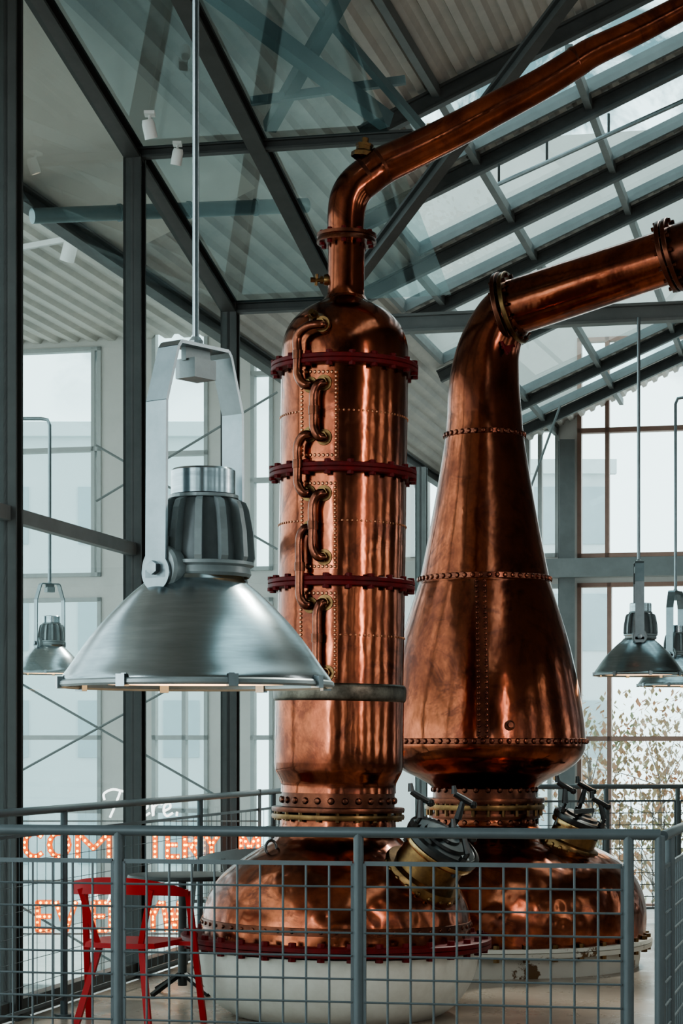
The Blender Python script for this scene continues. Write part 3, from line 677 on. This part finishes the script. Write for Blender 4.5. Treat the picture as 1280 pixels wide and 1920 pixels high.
make_chair('dark grey armchair half hidden behind the copper dome', Vector(((452-640)/F*14.6,14.6,0)), math.radians(20), steel_md)
t = thing('bistro_table', 'small round dark table between the red armchair and the column still', 'table', (-.965,12.95,0))
mb = MB(); mb.lathe([(0,.70),(.33,.70),(.335,.71),(.33,.725),(0,.725)], 48); mb.build('tabletop', steel_dk, t)
mb = MB(); mb.lathe([(.0,.05),(.028,.05),(.024,.68),(.08,.70),(0,.70)], 20); mb.build('pedestal', steel_dk, t)
for q in range(4):
    a = PI/4+q*PI/2; mb = MB(); mb.bar((.02*math.cos(a),.02*math.sin(a),.12),(.24*math.cos(a),.24*math.sin(a),.012), .03,.022); mb.build('foot', iron, t)

# ================================================================ lit sign behind the glass
DS = 15.9; sg = DS/F
sign = thing('marquee_sign', 'sign of orange bulb letters and white neon words behind the glass wall', 'sign', P(40,1760,DS)*Vector((1,1,0)))
IS = Matrix.Translation(sign.location).inverted()
arc = lambda a0,a1,n: [(.5+.48*math.cos(math.radians(a0+(a1-a0)*i/n)), .5+.5*math.sin(math.radians(a0+(a1-a0)*i/n))) for i in range(n+1)]
G = {
 'C': [arc(48,312,11)], 'O': [arc(0,360,14)],
 'M': [[(0,0),(0,1),(.5,.35),(1,1),(1,0)]], 'T': [[(0,1),(1,1)],[(.5,.88),(.5,0)]],
 'E': [[(.95,1),(.1,1),(.1,0),(.95,0)],[(.25,.5),(.8,.5)]],
 'R': [[(.1,0),(.1,1),(.7,1),(.92,.78),(.7,.50),(.25,.5)],[(.55,.4),(.98,0)]],
 'Y': [[(0,1),(.5,.5),(1,1)],[(.5,.4),(.5,0)]], 'V': [[(0,1),(.5,0),(1,1)]], 'W': [[(0,1),(.25,0),(.5,.8),(.75,0),(1,1)]] }
bm_ = MB(); bm_.lathe([(0,.011),(.007,.008),(.010,0),(.007,-.008),(0,-.011)], 8, Matrix.Rotation(PI/2,4,'X'))
bulbme = bpy.data.meshes.new('bulb'); bulbme.from_pydata([tuple(p) for p in bm_.v], [], bm_.f); bulbme.materials.append(bulbm)
def letter(ch, x0, x1, y0, y1):
    mb = MB(); pts = []
    for st in G[ch]:
        pp = [IS@P(x0+(x1-x0)*a, y1+(y0-y1)*b, DS) for a, b in st]
        for a, b in zip(pp, pp[1:]):
            e = (b-a).normalized()*.010; mb.bar(a-e, b+e, .05, .036, up=(0,0,1) if abs((b-a).normalized().z) < .9 else (1,0,0))
        Ls = [(b-a).length for a,b in zip(pp,pp[1:])]; tot = sum(Ls); n = max(2, round(tot/.042))
        for i in range(n+1):
            d = tot*i/n; j = 0
            while j < len(Ls)-1 and d > Ls[j]: d -= Ls[j]; j += 1
            pts.append(pp[j].lerp(pp[j+1], min(1,d/Ls[j])))
    o = mb.build('letter', letterm, sign, flat=True); o['label'] = 'orange letter ' + ch
    for p in pts: link('bulb', bulbme, o, p+Vector((0,-.035,0)))
for ch, a, b in (('C',46,84),('O',92,130),('M',146,205),('T',279,303),('E',312,335),('R',344,372),('Y',382,412),('M',452,484)): letter(ch,a,b,1562,1606)
for ch, a, b in (('E',68,100),('V',106,142),('E',172,200),('R',205,234),('Y',274,300),('W',306,336)): letter(ch,a,b,1692,1744)
def neon(strokes, lab):
    mb = MB()
    for st in strokes:
        mb.tube([IS@P(x,y,DS) for x,y in cr(st,5)], .0085, 8)
    o = mb.build('neon_word', neonm, sign); o['label'] = lab
def e_(x): return [(x,1521),(x+12,1514),(x+10,1506),(x+2,1510),(x,1522),(x+6,1530),(x+17,1524)]
neon([[(196,1500),(195,1488),(212,1480),(235,1484),(258,1480)],[(226,1483),(216,1510),(206,1533)],
      [(246,1478),(240,1505),(235,1531),(243,1513),(252,1511),(252,1526),(260,1528)], e_(264), [(285,1507),(287,1530),(289,1513),(299,1506),(304,1509)], e_(307), [(332,1522),(331,1530)]], 'white neon script word There')
neon([[(168,1664),(152,1660),(148,1672),(164,1680),(162,1692),(146,1690)],[(196,1664),(182,1670),(184,1690),(200,1692),(206,1676),(196,1664)]], 'white neon word so')
mb = MB()
for y in (1540,1614,1652,1752): mb.bar(IS@(P(34,y,DS)+Vector((0,.04,0))), IS@(P(488,y,DS)+Vector((0,.04,0))), .012, .012)
for x in (36,262,486):
    p = IS@(P(x,1480,DS)+Vector((0,.05,0))); mb.bar(p, Vector((p.x,p.y,-3)), .025, .025)
mb.build('sign_frame', steel_md, sign, flat=True)

# ================================================================ outside
def tree(label, px, D, z0, h, spread, n, lo=.25, hi=.7, up=.3, ls=1.0):
    base = Vector(((px-640)/F*D, D, z0)); t = thing('autumn_tree', label, 'tree', base)
    mb = MB(); tips = []
    mb.tube([(0,0,0),(.05,0,h*.4),(0,.05,h*hi)], [.09,.06,.03], 8)
    for q in range(26):
        a = random.uniform(0,2*PI); z0_ = h*random.uniform(lo,hi); e = Vector((math.cos(a)*spread*random.uniform(.4,1), math.sin(a)*spread*.6, z0_+h*random.uniform(.0,up)))
        mb.tube([(0.03,0,z0_), Vector((e.x*.5,e.y*.5,(z0_+e.z)/2+.05)), e], [.012,.008,.004], 6); tips.append(e)
    mb.build('trunk', barkm, t)
    mb = MB()
    for q in range(n):
        c = random.choice(tips)+Vector((random.gauss(0,.30),random.gauss(0,.25),random.gauss(0,.30)))
        M = Matrix.Translation(c)@Matrix.Rotation(random.uniform(0,6),4,'Z')@Matrix.Rotation(random.uniform(0,3),4,'X'); s = random.uniform(.04,.085)*ls
        mb.add([(0,-s,0),(s*.6,0,0),(0,s,0),(-s*.6,0,0)], [(0,1,2,3)], M)
    mb.build('foliage', leafm, t, flat=True)
tree('orange leaved tree outside the right windows, nearest the steel column', 1105, 35, -3, 6.1, .9, 1300)
tree('orange and green tree outside at the right edge behind the railing', 1235, 39, -3, 5.6, 1.4, 2300)
tree('tall red leaved tree seen through the skylight above the column still arm', 850, 47, -3, 18.2, 1.3, 1300, .80, .93, .06, 1.5)
def bld(label, px0, px1, ytop, D, m):
    x0 = (px0-640)/F*D; x1 = (px1-640)/F*D; z = EYE+(HY-ytop)/F*D; t = thing('building', label, 'building', ((x0+x1)/2, D, -3))
    hw = (x1-x0)/2; h = z+3
    mb = MB(); mb.box((-hw,0,0),(hw,8,h)); mb.build('wall', m, t, flat=True)
    mb = MB(); mb.box((-hw-.2,-.3,h-.3),(hw+.2,0,h+.1)); mb.build('cornice', bldm, t, flat=True)
    nx = max(2, int(hw*2/2.2)); nz = int(h/3)
    for i in range(nx):
        for j in range(nz):
            x = -hw+(i+.5)*2*hw/nx; zc = 1.2+j*3; mb = MB(); mb.box((x-.5,-.05,zc),(x+.5,.05,zc+1.6)); mb.build('window', bldwin, t, flat=True)
bld('pale grey building seen through the left windows', -60, 420, 800, 60, bldm)
bld('pale grey building seen through the right windows', 1000, 1140, 870, 60, bldm)

# ================================================================ lights
def area(name, loc, tgt, size, e, col, sy=None):
    l = bpy.data.lights.new(name, 'AREA'); l.energy = e; l.color = col; l.size = size
    if sy: l.shape = 'RECTANGLE'; l.size_y = sy
    o = bpy.data.objects.new(name, l); C.objects.link(o); o.location = loc
    o.rotation_euler = (Vector(tgt)-Vector(loc)).to_track_quat('-Z','Y').to_euler(); return o
area('window_light_right', (4.2,6.5,3.4), (0,12,2), .35, 75, (1,.95,.90), 3.2)  # added strip lamp inside the room for copper highlights, not a window
area('window_light_left', (-3.2,3.0,3.0), (0,12,2), .35, 75, (.82,.95,1), 3.0)  # second added strip, gives a cool streak from the left
sun = bpy.data.lights.new('sun','SUN'); sun.energy = 3.2; sun.angle = .05; sun.color = (1,.92,.82); so = bpy.data.objects.new('sun', sun); C.objects.link(so); so.rotation_euler = (math.radians(-38), math.radians(28), 0)

# ================================================================ camera
cam = bpy.data.cameras.new('camera'); co = bpy.data.objects.new('camera', cam); C.objects.link(co)
co.location = (0,0,EYE); co.rotation_euler = (PI/2,0,0)
cam.sensor_fit = 'VERTICAL'; cam.sensor_height = 36; cam.lens = 36*F/1920; cam.shift_y = (HY-960)/1920; cam.clip_end = 300
S.camera = co
S.view_settings.view_transform = 'AgX'
try: S.view_settings.look = 'AgX - Medium High Contrast'
except Exception: pass
